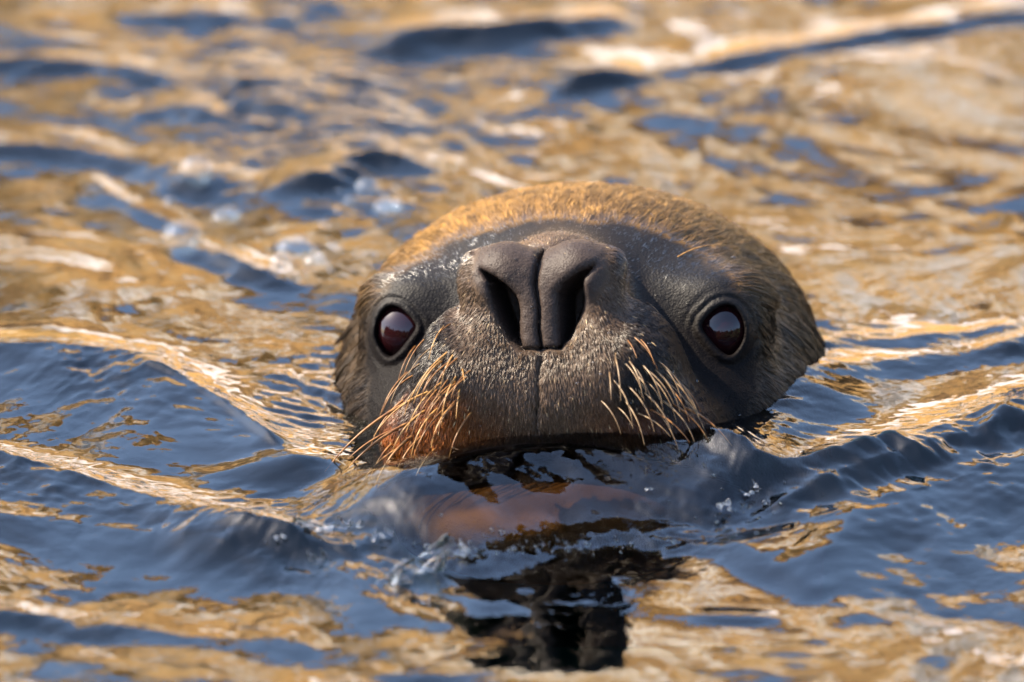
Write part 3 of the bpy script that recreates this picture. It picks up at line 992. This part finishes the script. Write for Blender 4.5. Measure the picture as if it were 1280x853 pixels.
Lk.new(lwf.outputs[0], mxf.inputs[0]); Lk.new(mx.outputs[0], mxf.inputs[1]); Lk.new(glf.outputs[0], mxf.inputs[2])
Lk.new(mxf.outputs[0], out.inputs[0])

def wpos(px, py):
    h = 0.0
    for _ in range(6):
        u, v = img2uv(px, py, h)
        h = .5 * h + .5 * float(water_height(u, v))
    return np.array([u, v, float(water_height(u, v))])

LOW_V, LOW_F = uv_ball(16, 10)
def bubble(px, py, r, label, squash=.8):
    c = wpos(px, py + r * .5)
    v = BALL_V.copy() * r
    v[:, 2] *= squash
    o = mesh_obj("air_bubble", v * S, BALL_F, m_bub)
    o.location = (c - [0, 0, r * .12]) * S
    tag(o, label, "bubble", "air bubbles floating on the water")
bubble(228, 279, 29, "large pale air bubble floating left of the head, lowest at the left")
bubble(246, 199, 26, "pale air bubble on the dark streak, farthest up at the left")
bubble(283, 258, 22, "flat white bubble between the two large bubbles at the left", .45)
bubble(368, 296, 27, "bright bubble cluster's largest dome, just left of the head", .7)
bubble(352, 318, 15, "small bubble under the bright dome left of the head", .8)
bubble(394, 318, 18, "small bubble right of the bright dome, nearest the head", .7)
bubble(459, 225, 18, "bright round bubble above the left edge of the crown", .8)
bubble(486, 246, 22, "dim wide bubble beside the bright one above the crown's left edge", .5)
bubble(212, 247, 10, "tiny bubble just above the large left bubble", .8)

for i in range(22):
    r_ = random.uniform(4, 10)
    px_, py_ = (random.gauss(385, 34), random.gauss(312, 18)) if i % 3 else (random.gauss(490, 24), random.gauss(243, 10))
    c_ = wpos(px_, py_)
    o_ = mesh_obj("foam_bubble", LOW_V * np.array([r_, r_, r_ * .7]) * S, LOW_F, m_bub)
    o_.location = (c_ - [0, 0, r_ * .15]) * S
    tag(o_, "tiny foam bubble among the larger bubbles up and left of the head", "bubble", "tiny foam bubbles left of the head")
LOBE_V, LOBE_F = uv_ball(14, 10)
def splash(px, py, w, h, dz, seed, label, name="water_splash", lean=0.0, thin=.5):
    """a torn lump of water: ragged ball, w wide, h high"""
    c = wpos(px, py + h * .5)
    r = np.random.default_rng(seed)
    vs, fs, off = [], [], 0
    nl = max(4, int(w / 4))
    for i in range(nl):
        t = (i + .5) / nl * 2 - 1
        big_ = i % 3 == 0
        L_ = (w * .22 if big_ else w * .10) * r.uniform(.6, 1.3)
        T_ = (h * .16 if big_ else h * .12) * r.uniform(.6, 1.4)
        vv = LOBE_V * (1 + sine_noise(LOBE_V, 1.6, 6, seed * 31 + i) * .30)[:, None]
        vv = vv * np.array([L_, T_ * thin * 1.4, T_])
        a_ = r.normal() * .7 + lean
        vv = np.stack([vv[:, 0] * math.cos(a_) - vv[:, 2] * math.sin(a_), vv[:, 1], vv[:, 0] * math.sin(a_) + vv[:, 2] * math.cos(a_)], -1)
        vv += np.array([t * w * .42 + r.normal() * w * .05, r.normal() * w * .12, r.normal() * h * .16 + lean * t * h * .3])
        vs.append(vv); fs.append(LOBE_F + off); off += len(vv)
    v = np.concatenate(vs); fcs = np.concatenate(fs)
    o = mesh_obj(name, v * S, fcs, m_foam)
    o.location = (c + [0, 0, dz]) * S
    tag(o, label, "splash", "splashes along the bow wave")
def fan(px, py, w, h, seed, label, lean=0.0):
    """a thin torn sheet of thrown water with a thicker rim"""
    c = wpos(px, py + h * .5)
    r = np.random.default_rng(seed)
    ns, nt = 40, 14
    s_, t_ = np.meshgrid(np.linspace(0, 1, ns), np.linspace(0, 1, nt))
    edge = .55 + .30 * np.sin(s_ * r.uniform(5, 8) + r.uniform(0, 6)) + .16 * np.sin(s_ * r.uniform(14, 20) + r.uniform(0, 6)) + .07 * np.sin(s_ * 43 + seed)
    edge = np.clip(edge, .18, 1) * np.clip(4 * s_ * (1 - s_) * 1.6, .12, 1)
    z = h * t_ * edge
    x = w * (s_ - .5) * (.75 + .35 * t_) + lean * z + w * .03 * np.sin(9 * t_ + 7 * s_)
    y = -.5 * h * t_ ** 2 * edge + w * .10 * np.sin(6.3 * s_ + seed) + w * .03 * np.sin(17 * s_ + 5 * t_)
    th = .5 + 1.0 * sstep(.8, 1, t_) + .5 * np.sin(23 * s_ + 11 * t_ + seed) ** 2
    P0 = np.stack([x, y - th, z - 2], -1).reshape(-1, 3); P1 = np.stack([x, y + th, z - 2], -1).reshape(-1, 3)
    ii = np.arange(ns * nt).reshape(nt, ns); n_ = ns * nt
    q0 = np.stack([ii[:-1, :-1], ii[:-1, 1:], ii[1:, 1:], ii[1:, :-1]], -1).reshape(-1, 4)
    rim = np.concatenate([ii[0, :], ii[1:, -1], ii[-1, -2::-1], ii[-2:0:-1, 0]])
    rn = np.roll(rim, -1)
    fcs = np.concatenate([q0, q0[:, ::-1] + n_, np.stack([rn, rim, rim + n_, rn + n_], -1)])
    o = mesh_obj("water_splash", np.concatenate([P0, P1]) * S, fcs, m_foam)
    o.location = c * S
    tag(o, label, "splash", "splashes along the bow wave")
splash(397, 657, 40, 22, 10, 1, "white splash of foam farthest left on the bow wave")
fan(401, 684, 26, 36, 2, "clear hanging sheet of water below the leftmost white splash", lean=-.3)
fan(436, 646, 36, 24, 3, "white foam splash just under the left whiskers' tips")
splash(477, 667, 28, 14, 6, 4, "thin white foam streak between the left splashes")
fan(560, 676, 70, 34, 5, "broad bright torn splash left of the orange chin streak", lean=.3)
fan(520, 692, 60, 44, 6, "glassy curling sheet of water under the broad torn splash", lean=.5)
fan(490, 716, 44, 26, 7, "glassy water flap lowest in front of the chin", lean=.8)
splash(350, 662, 15, 13, 5, 8, "small foam fleck farthest left of the head")
splash(906, 632, 20, 20, 9, 9, "bright white foam fleck in the dark water right of the chin")
splash(937, 617, 22, 11, 7, 10, "flat white foam fleck at the right end of the bow wave")
splash(944, 600, 6, 20, 8, 11, "thin glinting thread of water above the right foam flecks", lean=-.5)
splash(811, 611, 12, 9, 4, 12, "tiny foam fleck on the smooth water below the mouth's right half")

# ------------------------------------------------------------------ beads of water on the coat and fine spray by the chin
m_bead, N, Lk, out = new_mat("water_bead")
fb = add(N, "ShaderNodeFresnel", IOR=1.4)
glb = add(N, "ShaderNodeBsdfGlossy", Roughness=.03)
trb = add(N, "ShaderNodeBsdfTransparent")
mxb = add(N, "ShaderNodeMixShader")
Lk.new(fb.outputs[0], mxb.inputs[0]); Lk.new(trb.outputs[0], mxb.inputs[1]); Lk.new(glb.outputs[0], mxb.inputs[2])
Lk.new(mxb.outputs[0], out.inputs[0])
SB_V, SB_F = uv_ball(8, 6)
def beads(name, centres, radii, parent=None):
    vs = (SB_V[None] * radii[:, None, None] + centres[:, None, :]).reshape(-1, 3)
    fs = (SB_F[None] + (np.arange(len(centres)) * len(SB_V))[:, None, None]).reshape(-1, 3)
    return mesh_obj(name, vs, fs, m_bead, parent)
bsel = rng.choice(np.flatnonzero((hm > .5) | (rng.random(NH) < .12)), 170, replace=False)
bc_ = v2w(head2view(pts[bsel, 2]))
tag(beads("water_beads", bc_, np.exp(rng.normal(size=170) * .4) * 1.7 * S, body), kind="stuff", label="tiny water beads caught in the fur")
cs, rs = [], []
for i in range(150):
    if rng.random() < .6:
        px, py = rng.normal(700, 80), rng.normal(683, 7)
    elif rng.random() < .5:
        px, py = rng.normal(500, 70), rng.normal(680, 18)
    else:
        px, py = rng.normal(930, 40), rng.normal(640, 18)
    c_ = wpos(px, py)
    r_ = math.exp(rng.normal() * .5) * 1.5
    cs.append((c_ + [0, 0, r_ * .4]) * S); rs.append(r_ * S)
sp = beads("spray", np.array(cs), np.array(rs))
tag(sp, "fine spray of droplets along the bow wave before the chin", "spray", kind="stuff")
